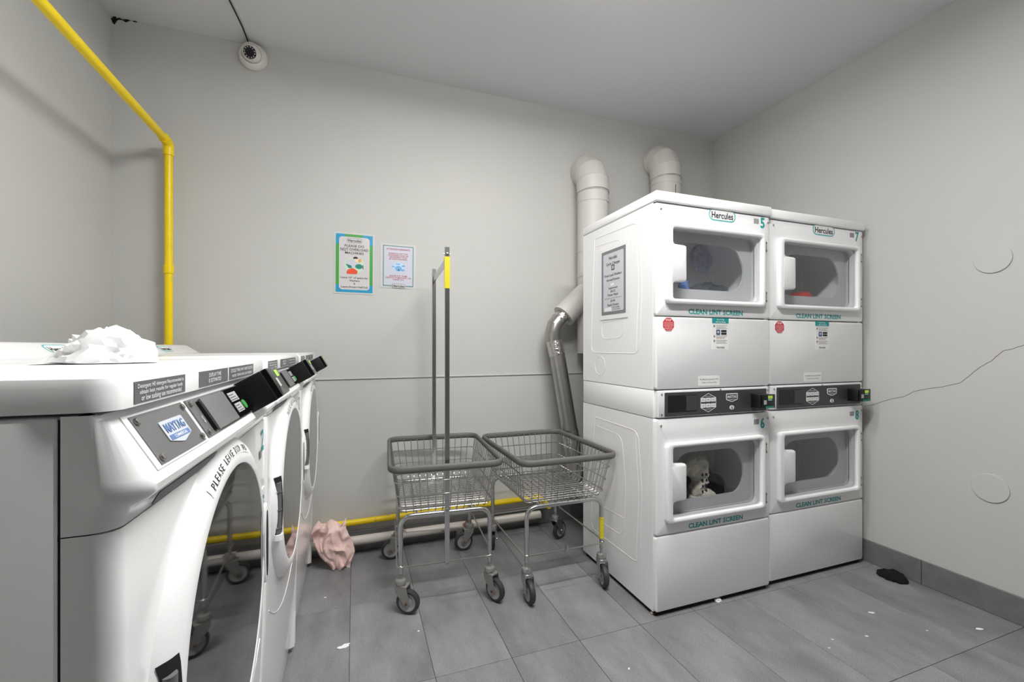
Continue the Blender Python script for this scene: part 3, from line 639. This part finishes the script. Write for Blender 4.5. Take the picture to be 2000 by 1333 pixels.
# ---------------------------------------------------------------- laundry carts
def cart(label, loc, rz, casters, caster_m, pole=False, tape=False):
    T = thing('laundry_cart', label, 'laundry cart', loc, math.radians(rz), 'wire laundry carts')
    bx, by, tx, ty = .205, .262, .236, .318; ZB, ZT = .432, .640
    lerp = lambda a, b, z: a+(b-a)*(z-ZB)/(ZT-ZB)
    # bumper rim: oval section around a rounded rectangle
    loop = rrect(-.247, .247, -.329, .329, .055, 7); bm = bmesh.new(); rows = []
    sec = [(.0085*math.cos(a), .0155*math.sin(a)) for a in (2*PI*i/12 for i in range(12))]
    for d, z in sec: rows.append([bm.verts.new((a, b, .643+z)) for a, b in offs(loop, -d)])
    for i in range(12):
        A_, B_ = rows[i], rows[(i+1) % 12]
        for j in range(len(loop)): bm.faces.new((A_[j], A_[(j+1) % len(loop)], B_[(j+1) % len(loop)], B_[j]))
    obj('bumper_rim', bm, 'bumper_grey', T, smooth=60)
    for k in range(12):
        s = -1+2*(k+.5)/12; sx = s*.93
        pts = [(sx*tx, -ty, ZT), (sx*bx, -by, ZB), (sx*bx, by, ZB), (sx*tx, ty, ZT)]
        obj('wire', ntube(fillet(pts, .022, 4), .0023, 6), 'chrome_wire', T)
    for k in range(17):
        s = -1+2*(k+.5)/17; sy = s*.95
        pts = [(-tx, sy*ty, ZT), (-bx, sy*by, ZB+.004), (bx, sy*by, ZB+.004), (tx, sy*ty, ZT)]
        obj('wire', ntube(fillet(pts, .022, 4), .0023, 6), 'chrome_wire', T)
    for z, rr in ((.580, .0026), (.515, .0026), (.458, .0040)):
        a, b = lerp(bx, tx, z)+.002, lerp(by, ty, z)+.002
        lp = [(p[0], p[1], z) for p in rrect(-a, a, -b, b, .035, 5)]
        obj('ring_wire', ntube(lp, rr, 6, closed=True), 'chrome_wire', T)
    lx, ly = .2, .255
    for sy in (-1, 1):
        pts = [(-lx, sy*ly, .172), (-lx, sy*ly, .420), (lx, sy*ly, .420), (lx, sy*ly, .172)]
        obj('leg_frame', ntube(fillet(pts, .055, 7), .0105, 12), 'steel', T)
    for sx in (-1, 1): obj('side_rail', ntube([(sx*.13, -ly, .424), (sx*.13, ly, .424)], .005, 8), 'steel', T)
    lp = [(p[0], p[1], .203) for p in rrect(-lx-.0145, lx+.0145, -ly-.0145, ly+.0145, .02, 4)]
    obj('brace_wire', ntube(lp, .0038, 8, closed=True), 'chrome_wire', T)
    for (sx, sy), (dx, dy) in zip(((-1, -1), (1, -1), (-1, 1), (1, 1)), casters):
        a = math.atan2(dy, dx)-math.radians(rz); cs = thing_part('caster', T, (sx*lx, sy*ly, 0), a, caster_m)
    if pole:
        for sy, zt in ((-1, 1.609), (1, 1.609)):
            y = sy*(ly+.0135+.010)
            po = obj('pole', nbox(-.0105, .0105, y-.006, y+.006, .19 if sy < 0 else .40, zt, .001, 1), 'steel', T)
            b2 = bmesh.new()
            for zz in (.203, .44, 1.578): cyl(b2, (0, y+sy*.006, zz), (0, sy, 0), .006, .004, 10, .002)
            cyl(b2, (-.016, y, 1.578), (1, 0, 0), .003, .032, 8)
            obj('bolt', b2, 'screw', po)
            if sy < 0: obj('yellow_tape', nbox(-.0115, .0115, y-.0072, y+.0072, 1.425, 1.566), 'yellow_tape', po)
        obj('top_bar', nbox(-.004, .004, -ly-.022, ly+.022, 1.535, 1.568, .001, 1), 'steel', T)
    if tape: obj('yellow_tape', ntube([(lx, -ly, .222), (lx, -ly, .325)], .0118, 14), 'yellow_tape', T)
    if tape: obj('clip', nbox(-.006, .006, -.276, -.264, .196, .224, .002), 'chrome_wire', T)
    else: obj('band_clamp', ntube([(-.205, .22, .203), (-.205, .23, .203)], .006, 8), 'steel', T)
    return T
def thing_part(name, T, loc, a, cm):
    # caster: fork and stem in one mesh, wheel and hub as sub-parts; wheel trails along local +x
    bm = bmesh.new(); cyl(bm, (0, 0, .135), (0, 0, 1), .0078, .062, 12)
    lathe(bm, [(.010, .150), (.022, .146), (.025, .138), (.024, .128), (.019, .124)], (0, 0, 0), (0, 0, 1), 18, True, True)
    box(bm, -.020, .036, -.021, .021, .117, .126, .003)
    for s in (-1, 1):
        pl = [(-.018, .122), (.034, .122), (.048, .062), (.044, .046), (.032, .044), (.022, .052), (-.016, .100)]
        y0 = s*.0195; v0 = [bm.verts.new((x, y0, z)) for x, z in pl]; v1 = [bm.verts.new((x, y0+s*.0028, z)) for x, z in pl]; n = len(pl)
        bm.faces.new(v0); bm.faces.new(v1[::-1])
        for j in range(n): bm.faces.new((v0[j], v0[(j+1) % n], v1[(j+1) % n], v1[j]))
    cs = obj(name, bm, cm, T, loc, (0, 0, a))
    wc = (.035, 0, .0535)
    wh = obj('wheel', nlathe([(.036, -.0125), (.046, -.0130), (.0515, -.009), (.0535, 0), (.0515, .009), (.046, .0130), (.036, .0125)], wc, (0, 1, 0), 28), 'tyre', cs)
    b2 = nlathe([(.0, -.0105), (.012, -.0125), (.016, -.0095), (.028, -.0090), (.036, -.0130), (.0385, -.0132)], wc, (0, 1, 0), 24); lathe(b2, [(.0385, .0132), (.036, .0130), (.028, .0090), (.016, .0095), (.012, .0125), (.0, .0105)], wc, (0, 1, 0), 24)
    obj('hub', b2, 'hub', cs)
    b2 = bmesh.new(); cyl(b2, (wc[0], -.027, wc[2]), (0, 1, 0), .0055, .054, 10); obj('axle', b2, 'rust' if cm == 'caster_old' else 'steel', cs)
    return cs
cart('wire laundry cart with tall hanging pole rack and worn rusty casters', (.405, 2.195, 0), -3.8, ((.035, -.02), (.02, -.035), (-.03, .005), (-.03, 0)), 'caster_old', pole=True)
cart('wire laundry cart without a pole rack, beside the dryers', (.943, 2.118, 0), .5, ((0, -.04), (-.01, -.04), (.012, .04), (.04, .02)), 'caster_new', tape=True)

# ---------------------------------------------------------------- pipes and ducts
gp = thing('gas_pipe', 'bright yellow gas pipe running overhead then down behind the washers', 'pipe', (-.857, 2.57, 2.164))
obj('pipe_run', ntube([(0, -4.70, 0), (0, -.045, 0)], .0175, 16), 'yellow_paint', gp)
obj('elbow', ntube(fillet([(0, -.062, 0), (0, 0, 0), (0, 0, -.062)], .05, 6), .0225, 16), 'yellow_paint', gp)
obj('riser', ntube([(0, 0, -.045), (0, 0, -2.02)], .0175, 16), 'yellow_paint', gp)
obj('coupling', ntube([(0, 0, -.64), (0, 0, -.60)], .0215, 16), 'yellow_paint', gp)
g2 = thing('gas_pipe', 'low yellow gas pipe along the back wall above the grey skirting', 'pipe', (.5, 2.605, .178))
obj('pipe_run', ntube([(-.70, 0, -.004), (.60, 0, .008)], .0165, 14), 'yellow_worn', g2)
obj('elbow', ntube(fillet([(.585, 0, .008), (.63, 0, .008), (.63, -.075, .004)], .03, 5), .0215, 14), 'yellow_worn', g2)
obj('pipe_run', ntube([(.63, -.06, .004), (.63, -.16, .002)], .0165, 14), 'yellow_worn', g2)
g3 = thing('water_pipe', 'white painted floor-level pipe with rust patches along the back wall', 'pipe', (.5, 2.566, .088))
obj('pipe_run', ntube([(-1.58, 0, 0), (.62, 0, 0)], .0245, 16), 'white_rusty', g3)
obj('collar', ntube([(-.28, 0, 0), (-.235, 0, 0)], .030, 16), 'white_rusty', g3)
bm = bmesh.new()
for bx0 in (-1.2, .1): box(bm, bx0-.015, bx0+.015, .02, .058, -.088, .0, .002)
obj('bracket', bm, 'white_rusty', g3)
def gored(bm, pts, r, n=48):
    return tube(bm, pts, r, n)
da = thing('exhaust_duct', 'white painted duct with silver side branch, elbowing into the back wall', 'duct', (1.478, 2.515, 1.125))
obj('riser', ntube([(0, 0, .0), (0, 0, 1.06)], .102, 32), 'duct_white', da)
obj('elbow', gored(bmesh.new(), [(0, 0, 1.055), (0, .006, 1.13), (0, .035, 1.195), (0, .072, 1.226), (0, .113, 1.226)], .1055), 'duct_white', da, smooth=9)
for z in (.02, .50, .66, .985): obj('joint_band', ntube([(0, 0, z), (0, 0, z+.018)], .1045, 32), 'duct_white', da)
br = obj('branch', ntube([(-.03, -.002, .415), (-.221, -.015, .241)], .0735, 28), 'duct_white', da)
obj('branch_rim', ntube([(-.212, -.0147, .249), (-.224, -.0152, .238)], .0765, 28), 'duct_white', da)
obj('foil_tape', ntube([(-.215, -.015, .246), (-.262, -.016, .205)], .0530, 24), 'foil', da)
obj('silver_elbow', ntube([(-.250, -.016, .215), (-.283, -.017, .178), (-.296, -.018, .125), (-.291, -.020, .075)], .0525, 40), 'galvanised', da, smooth=10)
obj('foil_tape', ntube([(-.292, -.020, .085), (-.276, -.038, -.015)], .0515, 24), 'foil', da)
obj('silver_pipe', ntube([(-.280, -.034, .010), (-.225, -.115, -.50)], .0490, 24), 'galvanised', da)
obj('foil_tape', ntube([(-.228, -.112, -.47), (-.217, -.124, -.575)], .0510, 24), 'foil', da)
obj('silver_pipe', ntube(fillet([(-.220, -.120, -.55), (-.19, -.15, -.86), (-.03, -.30, -.93)], .09, 6), .0490, 24), 'galvanised', da)
def gore_rings(par, zs):
    for (y, z), (ty, tz) in zs:
        n_ = Vector((0, ty, tz)).normalized(); a_ = Vector((1, 0, 0)); b_ = n_.cross(a_)
        obj('gore_seam', ntube([tuple(Vector((0, y, z))+(a_*math.cos(t)+b_*math.sin(t))*.1058) for t in (2*PI*i/40 for i in range(40))], .0016, 6, closed=True), 'duct_white', par)
gore_rings(da, (((.0, 1.055), (0, 1)), ((.006, 1.13), (.25, 1)), ((.035, 1.195), (.7, .75))))
db_ = thing('exhaust_duct', 'short white duct elbowing into the wall behind the dryer top', 'duct', (2.064, 2.515, 1.30))
obj('riser', ntube([(0, 0, 0), (0, 0, 1.05)], .102, 32), 'duct_white', db_)
obj('joint_band', ntube([(0, 0, 1.0), (0, 0, 1.02)], .1045, 32), 'duct_white', db_)
obj('elbow', gored(bmesh.new(), [(0, 0, 1.045), (0, .006, 1.12), (0, .035, 1.18), (0, .072, 1.208), (0, .113, 1.208)], .1055), 'duct_white', db_, smooth=9)
gore_rings(db_, (((.0, 1.045), (0, 1)), ((.006, 1.12), (.25, 1)), ((.035, 1.18), (.7, .75))))
obj('seam', nbox(-.002, .002, -.1035, -.100, .2, .98), 'rust', db_)

# ---------------------------------------------------------------- wall fittings
sc = thing('security_camera', 'white dome security camera high on the back wall', 'security camera', (-.505, YB-.002, 2.700))
obj('base', nlathe([(.068, 0), (.068, .012), (.064, .022), (.056, .030), (.050, .034)], (0, 0, 0), (0, -1, 0), 36), 'camera_white', sc)
ax = Vector((-.10, -.80, -.30)).normalized()
obj('eyeball', nlathe([(.047*math.sin(t), .047*math.cos(t)-.0+.0) for t in (PI*.22+PI*.72*k/14 for k in range(15))], (0, -.030, 0), ax, 30), 'camera_white', sc)
obj('collar', nlathe([(.052, .0), (.053, .006), (.049, .010), (.046, .006)], Vector((0, -.030, 0))+ax*.004, ax, 32), 'camera_white', sc)
obj('lens_ring', nlathe([(.030, .0), (.030, .004), (.026, .006), (.022, .003), (0, .003)], Vector((0, -.030, 0))+ax*.0365, ax, 28), 'black_gloss', sc)
u_ = ax.orthogonal().normalized(); v_ = ax.cross(u_); bm = bmesh.new()
for k in range(12):
    q = Vector((0, -.030, 0))+ax*.0415+(u_*math.cos(k*PI/6)+v_*math.sin(k*PI/6))*.0245; cyl(bm, q, ax, .0034, .0015, 8)
obj('infrared_diode', bm, 'display_grey', sc)
b2 = bmesh.new(); cyl(b2, Vector((0, -.030, 0))+ax*.038, ax, .013, .006, 18, .003); obj('lens', b2, 'black', sc)
cb = obj('camera_cable', ntube([(-.523, YB-.022, 2.758), (-.525, YB-.04, 2.762), (-.528, 2.50, 2.764), (-.536, 2.40, 2.763), (-.547, 2.30, 2.764), (-.60, 1.6, 2.764), (-.66, .6, 2.764)], .0035, 8), 'cable'); tag(cb, 'thin black cable running from the security camera along the ceiling', 'cable')
for nm, y, z in (('upper', 1.068, 1.549), ('lower', 1.076, .545)):
    o = obj('cover_plate', nlathe([(.062, 0), (.062, .004), (.0605, .0055), (0, .006)], (0, 0, 0), (-1, 0, 0), 48), 'wall', None, (XR, y, z))
    tag(o, 'round painted blank cover plate on the wall %s the long crack' % ('above' if nm == 'upper' else 'below'), 'cover plate', 'round wall covers')

# posters on the back wall
def poster(label, cx, cz, rot):
    o = thing('poster', label, 'poster', (cx, YB-.0015, cz)); o.rotation_euler = (0, math.radians(rot), 0); return o
wm = lambda u, v, w_: (u, -w_, v)
p1 = poster('blue and green bordered notice about not overloading machines', -.002, 1.641, .3)
def pl(par, name, poly, m, w_): return obj(name, nplate(poly, [], 0, w_, wm), m, par, smooth=0)
pl(p1, 'sleeve', rrect(-.108, .108, -.174, .174, .004), 'poster_sleeve', .0005)
pl(p1, 'border_corner', rrect(-.099, .099, -.165, .165, .002), 'poster_blue', .001)
pl(p1, 'border_side', [(-.099, -.122), (.099, -.122), (.099, .108), (-.099, .108)], 'poster_green', .0014)
pl(p1, 'border_top', [(-.05, .150), (.045, .150), (.045, .165), (-.05, .165)], 'poster_green', .0014)
pl(p1, 'sheet', rrect(-.082, .082, -.150, .150, .018), 'poster_white', .0018)
def herc2(par, u, v, wd, w0):
    h = wd*.34; pill = rrect(u-wd/2, u+wd/2, v-h/2, v+h/2, h*.45, 5); st = pl(par, 'brand_mark', pill, 'ink_grey', w0); pl(st, 'field', offs(pill, wd*.025), 'poster_white', w0+.0004)
    obj('lettering', text(bmesh.new(), 'Hercules', u, v, h*.55, wm, w0+.0008, width=wd*.84, bold=.02), 'ink_black', st, smooth=0)
herc2(p1, 0, .130, .082, .0022)
ptext((('PLEASE DO', 0, .099, .013, .105), ('NOT OVERLOAD', 0, .079, .014, .150), ('MACHINES', 0, .059, .013, .100), ('Leave 10" of space for', 0, -.081, .010, .148), ('Washers', 0, -.098, .010, .055), ('&', 0, -.115, .010, None), ('Leave Dryers Half Full', 0, -.134, .010, .142)), 'ink_black', p1, wm, .0024)
pl(p1, 'underline', [(-.075, .0690), (-.042, .0690), (-.042, .0702), (-.075, .0702)], 'ink_black', .0024)
ar = pl(p1, 'artwork', ell(.002, -.010, .056, .044, 30), 'art_green', .0022)
pl(ar, 'shirt', ell(-.016, -.002, .030, .026, 20), 'poster_pale', .0026)
pl(ar, 'trousers', [(-.048, -.004), (-.030, -.028), (-.012, -.026), (-.018, -.012)], 'art_teal', .003)
pl(ar, 'face', ell(.014, .020, .014, .012, 16), 'art_skin', .003)
pl(ar, 'hair', ell(.006, .030, .013, .009, 14, -.2, PI+.4), 'ink_black', .0034)
pl(ar, 'towel', ell(.028, .018, .009, .010, 14), 'art_orange', .0034)
pl(ar, 'door_shape', ell(.024, -.016, .020, .014, 18), 'art_teal', .003)
pl(ar, 'basket', roundpoly([(-.044, -.060), (.014, -.060), (.018, -.042), (-.008, -.026), (-.036, -.036)], .008), 'art_red', .0036)
pl(ar, 'handle', ell(.046, -.018, .004, .014, 12), 'ink_grey', .003)
p2 = poster('laminated notice to residents about soap drawers, thin teal border', .241, 1.6415, .4)
pl(p2, 'sleeve', rrect(-.102, .102, -.130, .130, .004), 'poster_sleeve', .0005)
pl(p2, 'sheet', rrect(-.087, .087, -.119, .119, .001), 'poster_pale', .001)
fr = rrect(-.087, .087, -.119, .119, .001); obj('border', ring_poly(bmesh.new(), fr, offs(fr, .005), wm, .0014), 'frame_green', p2, smooth=0)
herc2(p2, .002, -.117, .080, .0018)
ptext((('ATTENTION RESIDENTS:', 0, .098, .010, .138), ('PLEASE DO NOT PUT', 0, .073, .008, .110), ('POWDERED SOAP OR', 0, .062, .008, .115), ('DETERGENT PODS', 0, .051, .008, .100), ('IN SOAP DRAWERS.', 0, .040, .008, .105), ('PLEASE PUT THEM', 0, -.058, .008, .098), ('DIRECTLY IN MACHINE TUB.', 0, -.069, .008, .148), ('THANK YOU.', 0, -.080, .008, .066)), 'ink_red', p2, wm, .0016)
ar = pl(p2, 'artwork', ell(.002, -.006, .034, .027, 26), 'art_paleblue', .0014)
pl(ar, 'bubble', ell(.000, -.014, .019, .016, 20), 'art_blue', .0018)
for u, v, a, b in ((.028, .002, .010, .005), (.024, -.022, .012, .006), (-.030, -.004, .010, .003), (-.002, .012, .014, .003)): pl(ar, 'splash', ell(u, v, a, b, 12), 'art_blue', .0022)
pl(ar, 'eye', ell(.002, -.022, .005, .004, 10), 'navy_ink', .0024)

# ---------------------------------------------------------------- soft goods and litter
def ridged(p, sc_, oct_=3):
    v = 0; a = 1; q = Vector(p)*sc_
    for k in range(oct_): v += a*(1-2*abs(noise.noise(q))); a *= .5; q = q*2.03+Vector((3.1, 7.7, 1.3))
    return v
def crumple(name, size, m, parent, sc_, amp, seed, shape=None, sub=5, flat_z=0.):
    bm = bmesh.new(); bmesh.ops.create_icosphere(bm, subdivisions=sub, radius=1)
    for v in bm.verts:
        d = v.co.normalized(); q = Vector((d.x*size[0], d.y*size[1], d.z*size[2]))
        if shape: q = shape(d, q)
        r_ = ridged(q+Vector((seed, seed*2.3, seed*.7)), sc_); q = q+Vector((d.x, d.y, d.z))*(r_*amp)
        if q.z < flat_z: q.z = flat_z+(q.z-flat_z)*.02
        v.co = q
    return obj(name, bm, m, parent, smooth=24 if m == 'white_cloth' else 50)
def crumple_thing(name, size, m, loc, sc_, amp, seed, label, cat, shape=None, rz=0, sub=5, group=None):
    o = crumple(name, size, m, None, sc_, amp, seed, shape, sub); o.location = loc; o.rotation_euler = (0, 0, rz); tag(o, label, cat, group)
    lo = min(v.co.z for v in o.data.vertices)
    for v in o.data.vertices: v.co.z -= lo
    return o
def sheet_shape(d, q):
    # two humps with a spread hem
    h = max(0, d.z); a = math.atan2(d.y, d.x)
    spread = 1+.55*(1-h)**2
    return Vector((q.x*spread, q.y*spread, max(0, q.z*(.72+.38*math.exp(-((d.y+.15)/.35)**2)+.25*math.exp(-((d.y-.55)/.3)**2)))))
def sheet(name, nu, nv, fn, m, loc, rz, label, cat, smooth=30, thick=.0006):
    bm = bmesh.new(); g = [[bm.verts.new(fn(i/nu, j/nv)) for j in range(nv+1)] for i in range(nu+1)]
    for i in range(nu):
        for j in range(nv):
            a, b, c, d = g[i][j], g[i+1][j], g[i+1][j+1], g[i][j+1]
            if (i+j) % 2: bm.faces.new((a, b, c)); bm.faces.new((a, c, d))
            else: bm.faces.new((a, b, d)); bm.faces.new((b, c, d))
    lo = min(v.co.z for v in bm.verts)
    for v in bm.verts: v.co.z -= lo
    o = obj(name, bm, m, None, loc, (0, 0, rz), smooth=smooth); md = o.modifiers.new('thickness', 'SOLIDIFY'); md.thickness = thick; md.offset = 1
    return tag(o, label, cat)
def wad_shape(d, q):
    # leaning wad: long low skirt on one side, tall on the other
    k = max(0, -d.x)*max(0, .55-d.z)
    return Vector((q.x-.045*k-.006*d.z, q.y, q.z*(1+.25*max(0, d.x)*(d.z > 0))-.016*k))
crumple_thing('crumpled_sheet', (.042, .032, .040), 'white_cloth', (-.352, .842, 1.1368), 38, .0120, 3.7, 'crumpled white dryer sheet lying on the washer lid', 'dryer sheet', wad_shape, math.radians(23), sub=4)
def pink_sheet(u, v):
    # hangs over the floor pipe: u across, v from top hem to floor; long diagonal folds
    a = (u-.5); w = .105*(.55+.75*math.sin(PI*min(1, .18+v*.80))**1.2)
    x = a*w*1.35+.030*v-.02*math.sin(v*5); z = .245*(1-v)
    q = Vector((u*1.9+v*1.5, v*1.5-u*1.0, 4.2)); f = (1-2*abs(noise.noise(q*1.25)))*.030+(1-2*abs(noise.noise(q*2.6+Vector((3, 1, 7)))))*.010
    bulge = .040*math.sin(PI*u)**.7*(.35+.65*math.sin(PI*min(1, v*.9+.1)))
    y = -bulge-f*1.1-.045*v
    x += noise.noise(q*1.6+Vector((7, 7, 0)))*.020; z += noise.noise(q*1.7+Vector((1, 8, 2)))*.026
    return (x, y, max(z, 0))
pc = sheet('pink_cloth', 44, 50, pink_sheet, 'pink_cloth', (-.112, 2.520, .001), 0, 'crumpled pale pink cloth draped by the floor pipe beside the end washer', 'cloth', smooth=60, thick=.0015)
crumple_thing('black_cloth', (.040, .052, .028), 'black_cloth', (2.545, 1.405, .0005), 32, .009, 5.2, 'small crumpled black cloth on floor by the skirting', 'cloth')
# laundry inside the dryers
o = crumple('laundry', (.165, .060, .090), 'navy_cloth', None, 12, .018, 2.2, flat_z=-.05); o.location = (1.209+.420, 1.545+.215, .432); tag(o, 'dark navy laundry heaped inside dryer 6', 'laundry')
o = crumple('laundry', (.045, .03, .085), 'navy_cloth', None, 16, .015, 9.2); o.location = (1.209+.205, 1.545+.10, .47); tag(o, 'dark garment behind the door handle of dryer 6', 'laundry')
sh = thing('shirt', 'cream patterned garment hanging over the laundry in dryer 6', 'laundry', (1.209+.330, 1.545+.096, .420))
def shirt_shape(d, q): return Vector((q.x*(.75+.25*abs(d.z))+.02*d.z, q.y, q.z))
crumple('fabric', (.034, .024, .105), 'cream_cloth', sh, 22, .013, 1.4, shirt_shape, flat_z=-.2).location = (0, 0, .105)
crumple('sleeve', (.055, .022, .03), 'cream_cloth', sh, 22, .012, 6.6, flat_z=-.2).location = (-.035, .012, .172)
crumple('hem', (.055, .03, .024), 'cream_cloth', sh, 24, .012, 4.6, flat_z=-.2).location = (.01, -.012, .034)
bm = bmesh.new()
for k in range(4):
    for s in (-.012, .010): box(bm, s-.004, s+.004, -.040, -.034, .062+.026*k, .074+.026*k, .001)
obj('pattern_spot', bm, 'navy_cloth', sh)
o = crumple('plastic_bag', (.095, .06, .055), 'bag_film', None, 20, .018, 7.5); o.location = (1.209+.43, 1.545+.14, 1.405); tag(o, 'clear crumpled plastic bag inside dryer 5', 'bag')
o = crumple('laundry', (.018, .015, .045), 'blue_cloth', None, 24, .008, 3.7); o.location = (1.209+.225, 1.545+.075, 1.425); tag(o, 'small light blue cloth inside dryer 5', 'laundry')
o = crumple('laundry', (.055, .04, .028), 'red_cloth', None, 20, .010, 2.9); o.location = (1.888+.39, 1.563+.12, 1.425); tag(o, 'small red cloth inside dryer 7', 'laundry')
# paper scraps and lint on the floor
def scrap(x, y, a, b, ang, label, seed):
    rnd = random.Random(seed); n = 13
    poly = [(a*math.cos(t)*rnd.uniform(.6, 1.2), b*math.sin(t)*rnd.uniform(.6, 1.2)) for t in (2*PI*i/n for i in range(n))]
    bm = bmesh.new(); plate(bm, poly, [], .0004, .0016, lambda u, v, w_: (u, v, w_+abs(u)*.06))
    o = obj('paper_scrap', bm, 'paper', None, (x, y, 0), (0, 0, ang), smooth=0); tag(o, label, 'scrap', 'paper scraps on the floor')
scrap(-.039, 1.806, .026, .013, .25, 'torn white scrap of paper on the tiles in front of the washers', 1)
for k, (x, y, a, lb) in enumerate(((2.125, 1.251, .012, 'small white paper flake on the tiles out from dryer 8'), (2.419, 1.026, .016, 'oval white paper flake near the long tile joint by the skirting'), (1.934, 1.155, .008, 'round white paper speck in front of dryers 7 and 8'), (1.785, 1.189, .005, 'upper one of two tiny white specks in front of dryer 6'), (1.722, 1.159, .005, 'lower one of two tiny white specks in front of dryer 6'), (2.205, 1.094, .004, 'tiniest white speck between the two paper flakes'))):
    scrap(x, y, a, a*.5, -.5, lb, 10+k)
for k, (x, y, lb) in enumerate(((-.13, 2.19, 'tiny white fleck on the tiles beside the middle washer'), (.245, 1.80, 'tiny white fleck at the tile joint in front of the pole cart'), (.93, 1.33, 'tiny white fleck on the tiles in front of the cart without a pole'))):
    scrap(x, y, .005, .004, .4*k, lb, 20+k)
o = crumple('lint_tuft', (.012, .008, .008), 'paper', None, 120, .005, 4.4, sub=3); o.location = (1.563, 1.548, .002); tag(o, 'small white lint tuft under the front of dryer 6', 'lint')
o = crumple('lint_tuft', (.014, .008, .007), 'pinkish', None, 120, .005, 6.1, sub=3); o.location = (1.232, 1.575, .002); tag(o, 'small brownish lint tuft at the dryer 6 corner by carts', 'lint')
